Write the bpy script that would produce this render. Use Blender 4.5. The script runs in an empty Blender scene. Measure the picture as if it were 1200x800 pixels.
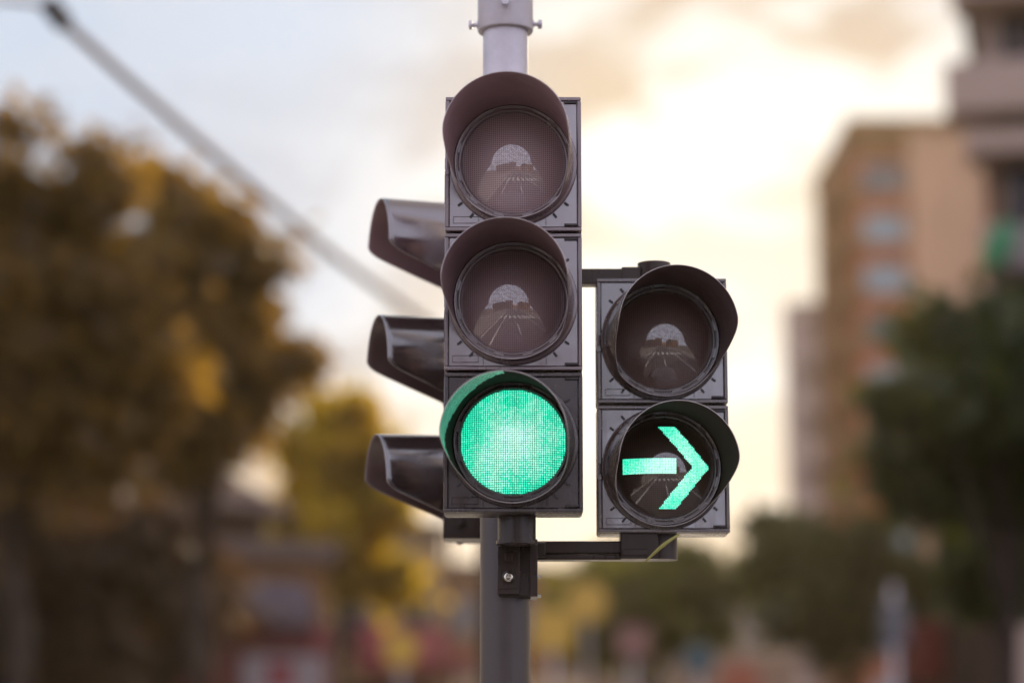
import bpy, bmesh, math, random
from mathutils import Vector, Matrix
R = math.radians
random.seed(7)
C = bpy.context.scene.collection
sc = bpy.context.scene

# ------------------------------------------------------------------ camera
F = 2812.0; PITCH = R(10.0); EYE = 1.6
cam_d = bpy.data.cameras.new('camera'); cam = bpy.data.objects.new('camera', cam_d); C.objects.link(cam)
cam.location = (0, 0, EYE); cam.rotation_euler = (R(90) + PITCH, 0, 0)
cam_d.sensor_width = 36; cam_d.lens = F / 1200 * 36
cam_d.clip_start = 0.1; cam_d.clip_end = 3000
cam_d.dof.use_dof = True; cam_d.dof.focus_distance = 4.64; cam_d.dof.aperture_fstop = 1.32
sc.camera = cam

# ------------------------------------------------------------------ sky, sun, exposure
SUN_EL = 21.0; SUN_AZ = 11.0                      # azimuth measured from +Y towards +X
EXPO = 0.9
HAZE = 0.00016
sc.view_settings.view_transform = 'Standard'; sc.view_settings.look = 'None'
sc.view_settings.gamma = 1; sc.view_settings.exposure = EXPO
try: sc.view_settings.use_curve_mapping = False
except Exception: pass
sun_dir = Vector((math.sin(R(SUN_AZ)) * math.cos(R(SUN_EL)), math.cos(R(SUN_AZ)) * math.cos(R(SUN_EL)), math.sin(R(SUN_EL))))
w = bpy.data.worlds.new("World"); sc.world = w; w.use_nodes = True
nt = w.node_tree; nt.nodes.clear()
def N(t, k, **kw):
    n = t.nodes.new(k)
    for a, b in kw.items(): setattr(n, a, b)
    return n
def build_sky():
    L = nt.links.new
    out = N(nt, 'ShaderNodeOutputWorld'); bg = N(nt, 'ShaderNodeBackground'); bg.inputs[1].default_value = 0.1
    sky = N(nt, 'ShaderNodeTexSky', sky_type='NISHITA', sun_disc=False)
    sky.sun_elevation = R(SUN_EL); sky.sun_rotation = R(SUN_AZ)
    sky.air_density = 1.0; sky.dust_density = 2.5; sky.ozone_density = 1.0
    tc = N(nt, 'ShaderNodeTexCoord')
    nrm = N(nt, 'ShaderNodeVectorMath', operation='NORMALIZE'); L(tc.outputs['Generated'], nrm.inputs[0])
    sep = N(nt, 'ShaderNodeSeparateXYZ'); L(nrm.outputs[0], sep.inputs[0])
    def mr(src, a, b, c=0.0, d=1.0):
        m_ = N(nt, 'ShaderNodeMapRange'); m_.interpolation_type = 'SMOOTHSTEP'
        for i_, v_ in zip((1, 2, 3, 4), (a, b, c, d)): m_.inputs[i_].default_value = v_
        L(src, m_.inputs[0]); return m_.outputs[0]
    def mixc(f, A, B):
        m_ = N(nt, 'ShaderNodeMix', data_type='RGBA'); L(f, m_.inputs['Factor'])
        for k_, v_ in (('A', A), ('B', B)):
            if isinstance(v_, tuple): m_.inputs[k_].default_value = (*v_, 1)
            else: L(v_, m_.inputs[k_])
        return m_.outputs['Result']
    def mul(a, b):
        m_ = N(nt, 'ShaderNodeMath', operation='MULTIPLY'); L(a, m_.inputs[0])
        if isinstance(b, float): m_.inputs[1].default_value = b
        else: L(b, m_.inputs[1])
        return m_.outputs[0]
    # cloud banks: noise on the direction, drawn out sideways and a little aslant
    mp = N(nt, 'ShaderNodeMapping'); mp.inputs['Scale'].default_value = (0.9, 1.0, 1.9); mp.inputs['Location'].default_value = (0.31, 0.4, 0.12)
    mp.inputs['Rotation'].default_value = (0, R(24), 0)
    L(nrm.outputs[0], mp.inputs[0])
    n1 = N(nt, 'ShaderNodeTexNoise'); n1.inputs['Scale'].default_value = 14.0; n1.inputs['Detail'].default_value = 6; n1.inputs['Roughness'].default_value = 0.52
    n1.inputs['Distortion'].default_value = 0.5
    L(mp.outputs[0], n1.inputs['Vector'])
    n2 = N(nt, 'ShaderNodeTexNoise'); n2.inputs['Scale'].default_value = 4.0; n2.inputs['Detail'].default_value = 3; L(mp.outputs[0], n2.inputs['Vector'])
    # brightest thin cloud low down in front of the sun; open pale blue sky away to the left of it
    dt = N(nt, 'ShaderNodeVectorMath', operation='DOT_PRODUCT'); dt.inputs[1].default_value = Vector((math.sin(R(5)) * math.cos(R(8.5)), math.cos(R(5)) * math.cos(R(8.5)), math.sin(R(8.5))))
    L(nrm.outputs[0], dt.inputs[0])
    near = mr(dt.outputs['Value'], 0.972, 0.9975)
    behind = mr(sep.outputs['Y'], 0.55, -0.25)
    thick = mul(mr(n1.outputs['Fac'], 0.44, 0.58), mr(dt.outputs['Value'], 0.9995, 0.990, 0.45, 1.0))
    white = mixc(near, (3.9, 3.8, 3.8), (6.7, 6.3, 5.6))
    tan = mixc(near, (3.2, 2.72, 2.5), (4.5, 3.6, 2.6))
    cloud = mixc(thick, white, tan)
    low = mr(sep.outputs['Z'], 0.17, 0.03)
    cloud = mixc(mul(low, 0.75), cloud, (5.2, 3.7, 2.1))
    left = mul(mr(sep.outputs['X'], 0.04, -0.10), mr(sep.outputs['Z'], 0.10, 0.22))
    opn = mul(left, mr(n2.outputs['Fac'], 0.62, 0.40, 0.7, 1.0))
    blue = mixc(mr(n1.outputs['Fac'], 0.4, 0.65, 0.25, 0.0), (2.7, 3.4, 4.4), (3.4, 3.55, 4.0))
    sk2 = N(nt, 'ShaderNodeMix', data_type='RGBA'); sk2.inputs['Factor'].default_value = 0.96; L(sky.outputs[0], sk2.inputs['A']); L(blue, sk2.inputs['B'])
    front = mixc(opn, cloud, sk2.outputs['Result'])
    back = mixc(mr(n1.outputs['Fac'], 0.40, 0.62), (8.6, 8.6, 10.6), (5.2, 5.0, 6.0))  # sky behind the camera brightened to fill and tint the signal faces
    allc = mixc(behind, front, back)
    L(allc, bg.inputs[0]); L(bg.outputs[0], out.inputs[0])
build_sky()
sl = bpy.data.lights.new('sun', 'SUN'); sl.energy = 3.8; sl.angle = R(0.5); sl.color = (1.0, 0.80, 0.56)
so = bpy.data.objects.new('sun', sl); C.objects.link(so)
so.rotation_euler = (-sun_dir).to_track_quat('-Z', 'Y').to_euler(); so.location = (20, 60, 60)

# ------------------------------------------------------------------ helpers
def at(px, py, Y):
    """the real point of the plane Y metres ahead that the photo's pixel looks at"""
    d = Vector((px - 600, F * math.cos(PITCH) - (400 - py) * math.sin(PITCH), F * math.sin(PITCH) + (400 - py) * math.cos(PITCH)))
    return Vector((0, 0, EYE)) + d * (Y / d.y)
def tag(o, label=None, cat=None, group=None, kind=None):
    if label: o['label'] = label
    if cat: o['category'] = cat
    if group: o['group'] = group
    if kind: o['kind'] = kind
    return o
def empty(name, loc=(0, 0, 0), rz=0, label=None, cat=None, group=None):
    o = bpy.data.objects.new(name, None); C.objects.link(o); o.location = loc; o.rotation_euler = (0, 0, rz)
    o.empty_display_size = 0.2
    return tag(o, label, cat, group)
class MB:
    def __init__(s): s.v = []; s.f = []; s.m = []; s.sm = []
    def add(s, vs, fs, mi=0, smooth=False, M=None):
        k = len(s.v)
        if M is not None: vs = [M @ Vector(p) for p in vs]
        s.v += [tuple(p) for p in vs]; s.f += [tuple(i + k for i in f) for f in fs]; s.m += [mi] * len(fs); s.sm += [smooth] * len(fs)
        return s
    def box(s, x0, x1, y0, y1, z0, z1, mi=0, M=None):
        vs = [(x, y, z) for x in (x0, x1) for y in (y0, y1) for z in (z0, z1)]
        return s.add(vs, [(0, 1, 3, 2), (4, 6, 7, 5), (0, 4, 5, 1), (2, 3, 7, 6), (0, 2, 6, 4), (1, 5, 7, 3)], mi, False, M)
    def cyl(s, a, b, r0, r1=None, n=32, mi=0, caps=True, M=None):
        a = Vector(a); b = Vector(b); r1 = r0 if r1 is None else r1
        q = (b - a).to_track_quat('Z', 'Y'); u = q @ Vector((1, 0, 0)); v = q @ Vector((0, 1, 0))
        ring = lambda c, r: [c + (u * math.cos(2 * math.pi * i / n) + v * math.sin(2 * math.pi * i / n)) * r for i in range(n)]
        vs = ring(a, r0) + ring(b, r1)
        s.add(vs, [(i, (i + 1) % n, n + (i + 1) % n, n + i) for i in range(n)], mi, True, M)
        if caps:
            s.add(ring(a, r0), [tuple(reversed(range(n)))], mi, False, M); s.add(ring(b, r1), [tuple(range(n))], mi, False, M)
        return s
    def tube(s, pts, r, n=8, mi=0):
        rr = r if isinstance(r, (list, tuple)) else [r] * len(pts)
        vs = []; P = [Vector(p) for p in pts]
        for i, p in enumerate(P):
            d = (P[min(i + 1, len(P) - 1)] - P[max(i - 1, 0)]).normalized()
            q = d.to_track_quat('Z', 'Y')
            vs += [p + q @ Vector((math.cos(2 * math.pi * k / n), math.sin(2 * math.pi * k / n), 0)) * rr[i] for k in range(n)]
        fs = [(i * n + k, i * n + (k + 1) % n, (i + 1) * n + (k + 1) % n, (i + 1) * n + k) for i in range(len(P) - 1) for k in range(n)]
        fs += [tuple(reversed(range(n))), tuple((len(P) - 1) * n + k for k in range(n))]
        return s.add(vs, fs, mi, True)
    def lathe(s, prof, n=64, mi=0, M=None, axis='-Y', closed=False):
        """profile of (radius, forward) turned round the axis that points to -Y"""
        vs = []
        for (r, f) in prof:
            vs += [(r * math.sin(2 * math.pi * i / n), -f, r * math.cos(2 * math.pi * i / n)) for i in range(n)]
        m = len(prof); fs = []
        for j in range(m if closed else m - 1):
            j2 = (j + 1) % m
            fs += [(j * n + i, j * n + (i + 1) % n, j2 * n + (i + 1) % n, j2 * n + i) for i in range(n)]
        return s.add(vs, fs, mi, True, M)
    def build(s, name, mats, parent=None, loc=None, bevel=0, segs=2, auto=None, fix=True):
        me = bpy.data.meshes.new(name); me.from_pydata(s.v, [], s.f)
        for m_ in (mats if isinstance(mats, (list, tuple)) else [mats]): me.materials.append(m_)
        me.polygons.foreach_set('material_index', s.m); me.polygons.foreach_set('use_smooth', s.sm)
        me.update()
        if fix:
            bm = bmesh.new(); bm.from_mesh(me); bmesh.ops.recalc_face_normals(bm, faces=bm.faces); bm.to_mesh(me); bm.free()
        o = bpy.data.objects.new(name, me); C.objects.link(o)
        if parent: o.parent = parent
        if loc: o.location = loc
        if bevel:
            b = o.modifiers.new('bevel', 'BEVEL'); b.width = bevel; b.segments = segs; b.limit_method = 'ANGLE'; b.angle_limit = R(40)
            b.harden_normals = False
            for p in me.polygons: p.use_smooth = True
            try:
                me.set_sharp_from_angle(angle=R(50))
            except Exception: pass
        return o
def copy_tree(o, parent=None):
    c = o.copy(); C.objects.link(c); c.parent = parent
    for ch in [x for x in bpy.data.objects if x.parent == o]: copy_tree(ch, c)
    return c

# ------------------------------------------------------------------ materials
def mat(name, col, rough=0.6, metal=0.0, spec=0.5, coat=0.0, var=0.0, vscale=5.0, bump=0.0, bscale=200.0, col2=None, ior=None, aniso=None):
    m = bpy.data.materials.new(name); m.use_nodes = True; t = m.node_tree; b = t.nodes['Principled BSDF']; L = t.links.new
    b.inputs['Base Color'].default_value = (*col, 1); b.inputs['Roughness'].default_value = rough; b.inputs['Metallic'].default_value = metal
    b.inputs['Specular IOR Level'].default_value = spec; b.inputs['Coat Weight'].default_value = coat; b.inputs['Coat Roughness'].default_value = 0.08
    if ior: b.inputs['IOR'].default_value = ior
    tc = N(t, 'ShaderNodeTexCoord')
    if var or col2:
        n = N(t, 'ShaderNodeTexNoise'); n.inputs['Scale'].default_value = vscale; n.inputs['Detail'].default_value = 6; n.inputs['Roughness'].default_value = 0.65
        L(tc.outputs['Object'], n.inputs['Vector'])
        r = N(t, 'ShaderNodeValToRGB'); r.color_ramp.elements[0].position = 0.33; r.color_ramp.elements[1].position = 0.68
        c2 = col2 or tuple(min(1, c * (1 + var)) for c in col); c1 = col if col2 else tuple(c * (1 - var) for c in col)
        r.color_ramp.elements[0].color = (*c1, 1); r.color_ramp.elements[1].color = (*c2, 1)
        L(n.outputs['Fac'], r.inputs[0]); L(r.outputs[0], b.inputs['Base Color'])
        mr = N(t, 'ShaderNodeMapRange'); mr.inputs[3].default_value = max(0.02, rough - 0.08); mr.inputs[4].default_value = min(1, rough + 0.12)
        L(n.outputs['Fac'], mr.inputs[0]); L(mr.outputs[0], b.inputs['Roughness'])
    if bump:
        n = N(t, 'ShaderNodeTexNoise'); n.inputs['Scale'].default_value = bscale; n.inputs['Detail'].default_value = 3
        L(tc.outputs['Object'], n.inputs['Vector'])
        bp = N(t, 'ShaderNodeBump'); bp.inputs['Strength'].default_value = bump; bp.inputs['Distance'].default_value = 0.002
        L(n.outputs['Fac'], bp.inputs['Height']); L(bp.outputs[0], b.inputs['Normal'])
    return m
def plastic(name, col, rough=0.22, dust=(0.16, 0.13, 0.11), amount=0.35, ior=1.9, ribs=False):
    """moulded signal plastic: dull film of street dust in patches and streaks, fine scuffs in the gloss"""
    m = bpy.data.materials.new(name); m.use_nodes = True; t = m.node_tree; b = t.nodes['Principled BSDF']; L = t.links.new
    tc = N(t, 'ShaderNodeTexCoord')
    mp = N(t, 'ShaderNodeMapping'); mp.inputs['Scale'].default_value = (1, 1, 0.25); L(tc.outputs['Object'], mp.inputs[0])
    n = N(t, 'ShaderNodeTexNoise'); n.inputs['Scale'].default_value = 22; n.inputs['Detail'].default_value = 8; n.inputs['Roughness'].default_value = 0.7; L(mp.outputs[0], n.inputs['Vector'])
    n2 = N(t, 'ShaderNodeTexNoise'); n2.inputs['Scale'].default_value = 6; n2.inputs['Detail'].default_value = 4; L(tc.outputs['Object'], n2.inputs['Vector'])
    mul = N(t, 'ShaderNodeMath', operation='MULTIPLY'); L(n.outputs['Fac'], mul.inputs[0]); L(n2.outputs['Fac'], mul.inputs[1])
    mr = N(t, 'ShaderNodeMapRange'); mr.inputs[1].default_value = 0.18; mr.inputs[2].default_value = 0.42; mr.inputs[4].default_value = amount; L(mul.outputs[0], mr.inputs[0])
    mx = N(t, 'ShaderNodeMix', data_type='RGBA'); mx.inputs['A'].default_value = (*col, 1); mx.inputs['B'].default_value = (*dust, 1); L(mr.outputs[0], mx.inputs['Factor'])
    L(mx.outputs['Result'], b.inputs['Base Color'])
    rr = N(t, 'ShaderNodeMapRange'); rr.inputs[1].default_value = 0.18; rr.inputs[2].default_value = 0.42; rr.inputs[3].default_value = rough; rr.inputs[4].default_value = rough + 0.22; L(mul.outputs[0], rr.inputs[0]); L(rr.outputs[0], b.inputs['Roughness'])
    b.inputs['IOR'].default_value = ior; b.inputs['Specular IOR Level'].default_value = 0.5
    nb = N(t, 'ShaderNodeTexNoise'); nb.inputs['Scale'].default_value = 9; nb.inputs['Detail'].default_value = 2; L(tc.outputs['Object'], nb.inputs['Vector'])
    bp = N(t, 'ShaderNodeBump'); bp.inputs['Strength'].default_value = 0.12; bp.inputs['Distance'].default_value = 0.006; L(nb.outputs['Fac'], bp.inputs['Height'])
    L(bp.outputs[0], b.inputs['Normal'])
    if ribs:                                       # moulded ribs that run round the tunnel
        w_ = N(t, 'ShaderNodeTexWave'); w_.bands_direction = 'Y'; w_.inputs['Scale'].default_value = 55; w_.inputs['Distortion'].default_value = 6.0; w_.inputs['Detail Scale'].default_value = 9; L(tc.outputs['Object'], w_.inputs['Vector'])
        b2 = N(t, 'ShaderNodeBump'); b2.inputs['Strength'].default_value = 0.5; b2.inputs['Distance'].default_value = 0.002; L(w_.outputs['Fac'], b2.inputs['Height']); L(bp.outputs[0], b2.inputs['Normal']); L(b2.outputs[0], b.inputs['Normal'])
    return m
M = {}
# lens flare veil put into the unit colours: red palest, green without
M['p_red'] = plastic('flare lightened plastic', (0.125, 0.075, 0.082), 0.16)
M['p_amber'] = plastic('flare tinted plastic', (0.085, 0.048, 0.053), 0.14)
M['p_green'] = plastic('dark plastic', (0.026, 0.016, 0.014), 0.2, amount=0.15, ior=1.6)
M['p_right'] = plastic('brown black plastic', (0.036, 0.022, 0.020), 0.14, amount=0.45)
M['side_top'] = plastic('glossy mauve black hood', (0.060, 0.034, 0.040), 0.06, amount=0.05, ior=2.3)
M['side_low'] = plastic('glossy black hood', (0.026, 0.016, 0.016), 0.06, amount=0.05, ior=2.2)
M['v_red'] = plastic('flare lightened visor inside', (0.33, 0.20, 0.21), 0.45, ior=1.5)  # red and amber visor insides lightened too, flare veil in the colour
M['v_amber'] = plastic('flare tinted visor inside', (0.20, 0.11, 0.118), 0.40, ior=1.5)
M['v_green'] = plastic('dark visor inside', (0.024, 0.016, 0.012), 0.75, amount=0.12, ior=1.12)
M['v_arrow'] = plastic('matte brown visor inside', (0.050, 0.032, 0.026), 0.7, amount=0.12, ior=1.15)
M['v_glint'] = plastic('ribbed mirror lip for glint', (0.02, 0.015, 0.012), 0.10, amount=0.0, ior=2.6, ribs=True)
M['v_right'] = plastic('brown visor inside', (0.085, 0.046, 0.042), 0.3, amount=0.15, ior=1.6)
M['v_glint'].node_tree.nodes['Principled BSDF'].inputs['Metallic'].default_value = 1.0  # mirror patch added inside the green visor to catch the lamp's glint
for l_ in list(M['v_glint'].node_tree.nodes['Principled BSDF'].inputs['Base Color'].links): M['v_glint'].node_tree.links.remove(l_)
M['v_glint'].node_tree.nodes['Principled BSDF'].inputs['Base Color'].default_value = (0.75, 0.75, 0.72, 1)
M['rim'] = mat('highlit visor edge', (0.42, 0.37, 0.36), 0.25)  # pale colour paints the bright line of light along the edge
M['d_red'] = plastic('flare lightened door gloss', (0.125, 0.085, 0.095), 0.06, amount=0.2, ior=2.3)  # red and amber doors carry the same painted flare veil
M['d_amber'] = plastic('flare tinted door gloss', (0.095, 0.062, 0.070), 0.05, amount=0.18, ior=2.3)
M['d_green'] = plastic('dark door gloss', (0.022, 0.013, 0.012), 0.12, amount=0.12, ior=1.6)
M['d_right'] = plastic('brown door gloss', (0.040, 0.026, 0.027), 0.05, amount=0.2, ior=2.3)
DOOR = {'flare lightened plastic': 'd_red', 'flare tinted plastic': 'd_amber', 'dark plastic': 'd_green', 'brown black plastic': 'd_right'}
M['groove'] = mat('shadow gap plastic', (0.02, 0.012, 0.012), 0.5)
M['bracket'] = plastic('bracket casting', (0.026, 0.016, 0.011), 0.26, amount=0.12, ior=1.38)
M['galv_flare'] = mat('galvanised flare paled tube', (0.50, 0.47, 0.50), 0.42, 0.35, var=0.12, vscale=14, bump=0.15)  # on the signal pole this pale tone carries the flare veil
M['pole_no_flare'] = mat('grey pole without flare', (0.046, 0.033, 0.029), 0.33, var=0.15, vscale=9, bump=0.12)  # lower part of the same pole, no flare painted in
M['steel'] = mat('bolt steel', (0.62, 0.58, 0.50), 0.25, 1.0)
M['ring'] = mat('bezel ring', (0.12, 0.09, 0.09), 0.12, spec=0.8)

def lens_mat(name, base, line, pitch=0.0040, tint2=None):
    m = bpy.data.materials.new(name); m.use_nodes = True; t = m.node_tree; b = t.nodes['Principled BSDF']; L = t.links.new
    tc = N(t, 'ShaderNodeTexCoord'); sx = N(t, 'ShaderNodeSeparateXYZ'); L(tc.outputs['Object'], sx.inputs[0])
    outs = []
    for ax in ('X', 'Z'):
        mo = N(t, 'ShaderNodeMath', operation='PINGPONG'); mo.inputs[1].default_value = pitch / 2; L(sx.outputs[ax], mo.inputs[0])
        mr = N(t, 'ShaderNodeMapRange'); mr.inputs[1].default_value = pitch * 0.08; mr.inputs[2].default_value = pitch * 0.22; mr.inputs[3].default_value = 1; mr.inputs[4].default_value = 0
        L(mo.outputs[0], mr.inputs[0]); outs.append(mr.outputs[0])
    mxx = N(t, 'ShaderNodeMath', operation='MAXIMUM'); L(outs[0], mxx.inputs[0]); L(outs[1], mxx.inputs[1])
    n = N(t, 'ShaderNodeTexNoise'); n.inputs['Scale'].default_value = 14; n.inputs['Detail'].default_value = 3; L(tc.outputs['Object'], n.inputs['Vector'])
    c0 = N(t, 'ShaderNodeMix', data_type='RGBA'); c0.inputs['A'].default_value = (*base, 1); c0.inputs['B'].default_value = (*(tint2 or base), 1); L(n.outputs['Fac'], c0.inputs['Factor'])
    cm = N(t, 'ShaderNodeMix', data_type='RGBA'); L(c0.outputs['Result'], cm.inputs['A']); cm.inputs['B'].default_value = (*line, 1); L(mxx.outputs[0], cm.inputs['Factor'])
    L(cm.outputs['Result'], b.inputs['Base Color'])
    b.inputs['Roughness'].default_value = 0.35; b.inputs['Coat Weight'].default_value = 1.0; b.inputs['Coat Roughness'].default_value = 0.03; b.inputs['Coat IOR'].default_value = 1.95
    bp = N(t, 'ShaderNodeBump'); bp.inputs['Strength'].default_value = 0.5; bp.inputs['Distance'].default_value = 0.0006; bp.invert = True
    L(mxx.outputs[0], bp.inputs['Height']); L(bp.outputs[0], b.inputs['Normal'])
    return m
M['l_red'] = lens_mat('unlit red lens', (0.22, 0.14, 0.15), (0.48, 0.36, 0.36))
M['l_amber'] = lens_mat('unlit amber lens', (0.13, 0.078, 0.082), (0.30, 0.20, 0.20))
M['l_right'] = lens_mat('unlit small lens', (0.045, 0.024, 0.022), (0.17, 0.10, 0.08), tint2=(0.06, 0.032, 0.02))
M['l_dark'] = lens_mat('arrow mask lens', (0.022, 0.012, 0.008), (0.09, 0.055, 0.035), tint2=(0.05, 0.028, 0.012))
M['l_green'] = lens_mat('lit green lens', (0.0, 0.10, 0.06), (0.0, 0.05, 0.03))
def led_mat():
    m = bpy.data.materials.new('green led cells'); m.use_nodes = True; t = m.node_tree; b = t.nodes['Principled BSDF']; L = t.links.new
    g = N(t, 'ShaderNodeNewGeometry'); tc = N(t, 'ShaderNodeTexCoord')
    r = N(t, 'ShaderNodeValToRGB'); e = r.color_ramp.elements
    e[0].position = 0.0; e[0].color = (0.0, 0.50, 0.26, 1); e[1].position = 1.0; e[1].color = (0.50, 1.0, 0.82, 1)
    x = r.color_ramp.elements.new(0.5); x.color = (0.03, 0.82, 0.49, 1)
    n = N(t, 'ShaderNodeTexNoise'); n.inputs['Scale'].default_value = 9; n.inputs['Detail'].default_value = 2; n.inputs['Roughness'].default_value = 0.5; L(tc.outputs['Object'], n.inputs['Vector'])
    ad = N(t, 'ShaderNodeMath', operation='MULTIPLY_ADD'); ad.inputs[1].default_value = 0.30; L(g.outputs['Random Per Island'], ad.inputs[0]); L(n.outputs['Fac'], ad.inputs[2])
    # lamp behind the middle: brighter there
    sx = N(t, 'ShaderNodeVectorMath', operation='LENGTH'); L(tc.outputs['Object'], sx.inputs[0])
    mr = N(t, 'ShaderNodeMapRange'); mr.inputs[1].default_value = 0.0; mr.inputs[2].default_value = 0.105; mr.inputs[3].default_value = 0.42; mr.inputs[4].default_value = -0.20; L(sx.outputs['Value'], mr.inputs[0])
    a2 = N(t, 'ShaderNodeMath', operation='ADD'); L(ad.outputs[0], a2.inputs[0]); L(mr.outputs[0], a2.inputs[1])
    L(a2.outputs[0], r.inputs[0])
    L(r.outputs[0], b.inputs['Emission Color']); b.inputs['Emission Strength'].default_value = 0.95
    b.inputs['Base Color'].default_value = (0.0, 0.12, 0.07, 1); b.inputs['Roughness'].default_value = 0.3
    return m
M['led'] = led_mat()

# background materials
def leaf_mat(name, col, col2, trans=0.35):
    m = bpy.data.materials.new(name); m.use_nodes = True; t = m.node_tree; L = t.links.new
    b = t.nodes['Principled BSDF']; out = [n for n in t.nodes if n.type == 'OUTPUT_MATERIAL'][0]
    g = N(t, 'ShaderNodeNewGeometry'); r = N(t, 'ShaderNodeValToRGB'); r.color_ramp.elements[0].color = (*col, 1); r.color_ramp.elements[1].color = (*col2, 1)
    L(g.outputs['Random Per Island'], r.inputs[0]); L(r.outputs[0], b.inputs['Base Color']); b.inputs['Roughness'].default_value = 0.55
    tr = N(t, 'ShaderNodeBsdfTranslucent'); ms = N(t, 'ShaderNodeMixShader'); ms.inputs[0].default_value = trans
    hs = N(t, 'ShaderNodeHueSaturation'); hs.inputs['Value'].default_value = 2.6; hs.inputs['Saturation'].default_value = 1.1; L(r.outputs[0], hs.inputs['Color']); L(hs.outputs[0], tr.inputs[0])
    L(b.outputs[0], ms.inputs[1]); L(tr.outputs[0], ms.inputs[2]); L(ms.outputs[0], out.inputs[0])
    return m
M['leaf_gold'] = leaf_mat('autumn leaves', (0.065, 0.038, 0.010), (0.150, 0.092, 0.020), 0.52)
M['leaf_yellow'] = leaf_mat('yellow green leaves', (0.17, 0.14, 0.015), (0.34, 0.22, 0.018), 0.6)
M['leaf_green'] = leaf_mat('green leaves', (0.036, 0.042, 0.003), (0.090, 0.084, 0.004), 0.4)
M['leaf_dark'] = leaf_mat('dark leaves', (0.014, 0.020, 0.002), (0.045, 0.052, 0.003), 0.3)
M['leaf_added_dark'] = leaf_mat('dark leaves of added tree', (0.026, 0.014, 0.006), (0.07, 0.036, 0.010), 0.3)
M['bark'] = mat('bark', (0.030, 0.017, 0.009), 0.9, var=0.3, vscale=6)
M['asphalt'] = mat('asphalt', (0.055, 0.052, 0.05), 0.75, var=0.2, vscale=0.6)
M['paving'] = mat('pavement slabs', (0.24, 0.21, 0.18), 0.8, var=0.15, vscale=1.2)
M['kerb'] = mat('kerb stone', (0.30, 0.28, 0.25), 0.8, var=0.1)
M['earth'] = mat('ground', (0.14, 0.12, 0.09), 0.9, var=0.2, vscale=0.05)
M['white_line'] = mat('road paint', (0.75, 0.74, 0.70), 0.6, var=0.08)
M['peach'] = mat('peach render wall', (0.36, 0.215, 0.13), 0.8, var=0.06, vscale=0.4)
M['brick_o'] = mat('orange brick', (0.26, 0.075, 0.025), 0.85, var=0.12, vscale=0.8)
M['ochre'] = mat('ochre render', (0.15, 0.070, 0.022), 0.85, var=0.1, vscale=0.5)
M['brown'] = mat('brown render', (0.048, 0.024, 0.012), 0.85, var=0.15, vscale=0.5)
M['taupe'] = mat('taupe render', (0.095, 0.065, 0.052), 0.85, var=0.1, vscale=0.5)
M['cream'] = mat('cream render', (0.36, 0.25, 0.13), 0.8, var=0.08, vscale=0.5)
M['greyw'] = mat('grey render', (0.17, 0.14, 0.14), 0.8, var=0.08, vscale=0.5)
M['glass'] = mat('window glass', (0.05, 0.055, 0.06), 0.1, spec=0.5)
M['curtain'] = mat('pale blue shutter', (0.17, 0.22, 0.24), 0.4)
M['frame'] = mat('window frame', (0.22, 0.19, 0.16), 0.5)
M['dark_open'] = mat('dark shop glass', (0.015, 0.011, 0.010), 0.25, spec=0.3)
M['red'] = mat('red shop paint', (0.12, 0.008, 0.007), 0.5, var=0.1, vscale=1)
M['pink_red'] = mat('faded red awning', (0.18, 0.022, 0.028), 0.7, var=0.08, vscale=1)
M['mauve'] = mat('mauve awning', (0.055, 0.038, 0.045), 0.7, var=0.08, vscale=1)
M['white'] = mat('white sign', (0.20, 0.16, 0.16), 0.5)
M['tile'] = mat('roof tiles', (0.060, 0.028, 0.016), 0.8, var=0.2, vscale=2)
M['green_sign'] = mat('green sign', (0.015, 0.14, 0.045), 0.4)
M['cable'] = mat('cable sheath', (0.20, 0.13, 0.09), 0.95, spec=0.05)
M['insul'] = mat('insulator', (0.05, 0.033, 0.02), 0.9, spec=0.05)
M['greybrown'] = mat('grey brown render', (0.34, 0.25, 0.20), 0.85, var=0.1, vscale=0.5)
M['conc'] = mat('concrete pole', (0.30, 0.27, 0.24), 0.85, var=0.1, vscale=3)
M['tan_box'] = mat('tan truck body', (0.20, 0.12, 0.07), 0.5, var=0.06, vscale=1)
M['orange'] = mat('orange paint', (0.24, 0.06, 0.025), 0.5)
M['blue_grey'] = mat('pale blue paint', (0.055, 0.06, 0.075), 0.45)
M['tyre'] = mat('tyre rubber', (0.02, 0.02, 0.02), 0.8)
M['stem'] = mat('dry stem', (0.30, 0.27, 0.07), 0.6)
M['hill'] = mat('far hill', (0.10, 0.09, 0.06), 0.95, var=0.2, vscale=0.02)

# ------------------------------------------------------------------ ground and road
def sheet(name, x0, x1, y0, y1, z, m, lo=None):
    b = MB()
    if lo is None: b.add([(x0, y0, z), (x1, y0, z), (x1, y1, z), (x0, y1, z)], [(0, 1, 2, 3)])
    else: b.box(x0, x1, y0, y1, lo, z)
    return tag(b.build(name, m), kind='structure')
sheet('ground', -900, 900, -900, 1400, 0, M['earth'])
sheet('road', -3.0, 7.0, -96, 420, 0.004, M['asphalt'])
sheet('pavement_left', -9.5, -3.15, -96, 420, 0.13, M['paving'], 0.0)
sheet('pavement_right', 7.15, 11.0, -96, 420, 0.13, M['paving'], 0.0)
sheet('kerb_left', -3.15, -3.0, -96, 420, 0.14, M['kerb'], 0.0)
sheet('kerb_right', 7.0, 7.15, -96, 420, 0.14, M['kerb'], 0.0)
sheet('traffic_island', -0.9, 1.2, 3.6, 9.0, 0.135, M['kerb'], 0.0)
b = MB()
for y in list(range(-92, 3, 9)) + list(range(12, 300, 9)):
    b.add([(0.85, y, .008), (1.0, y, .008), (1.0, y + 4, .008), (0.85, y + 4, .008)], [(0, 1, 2, 3)])
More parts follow.
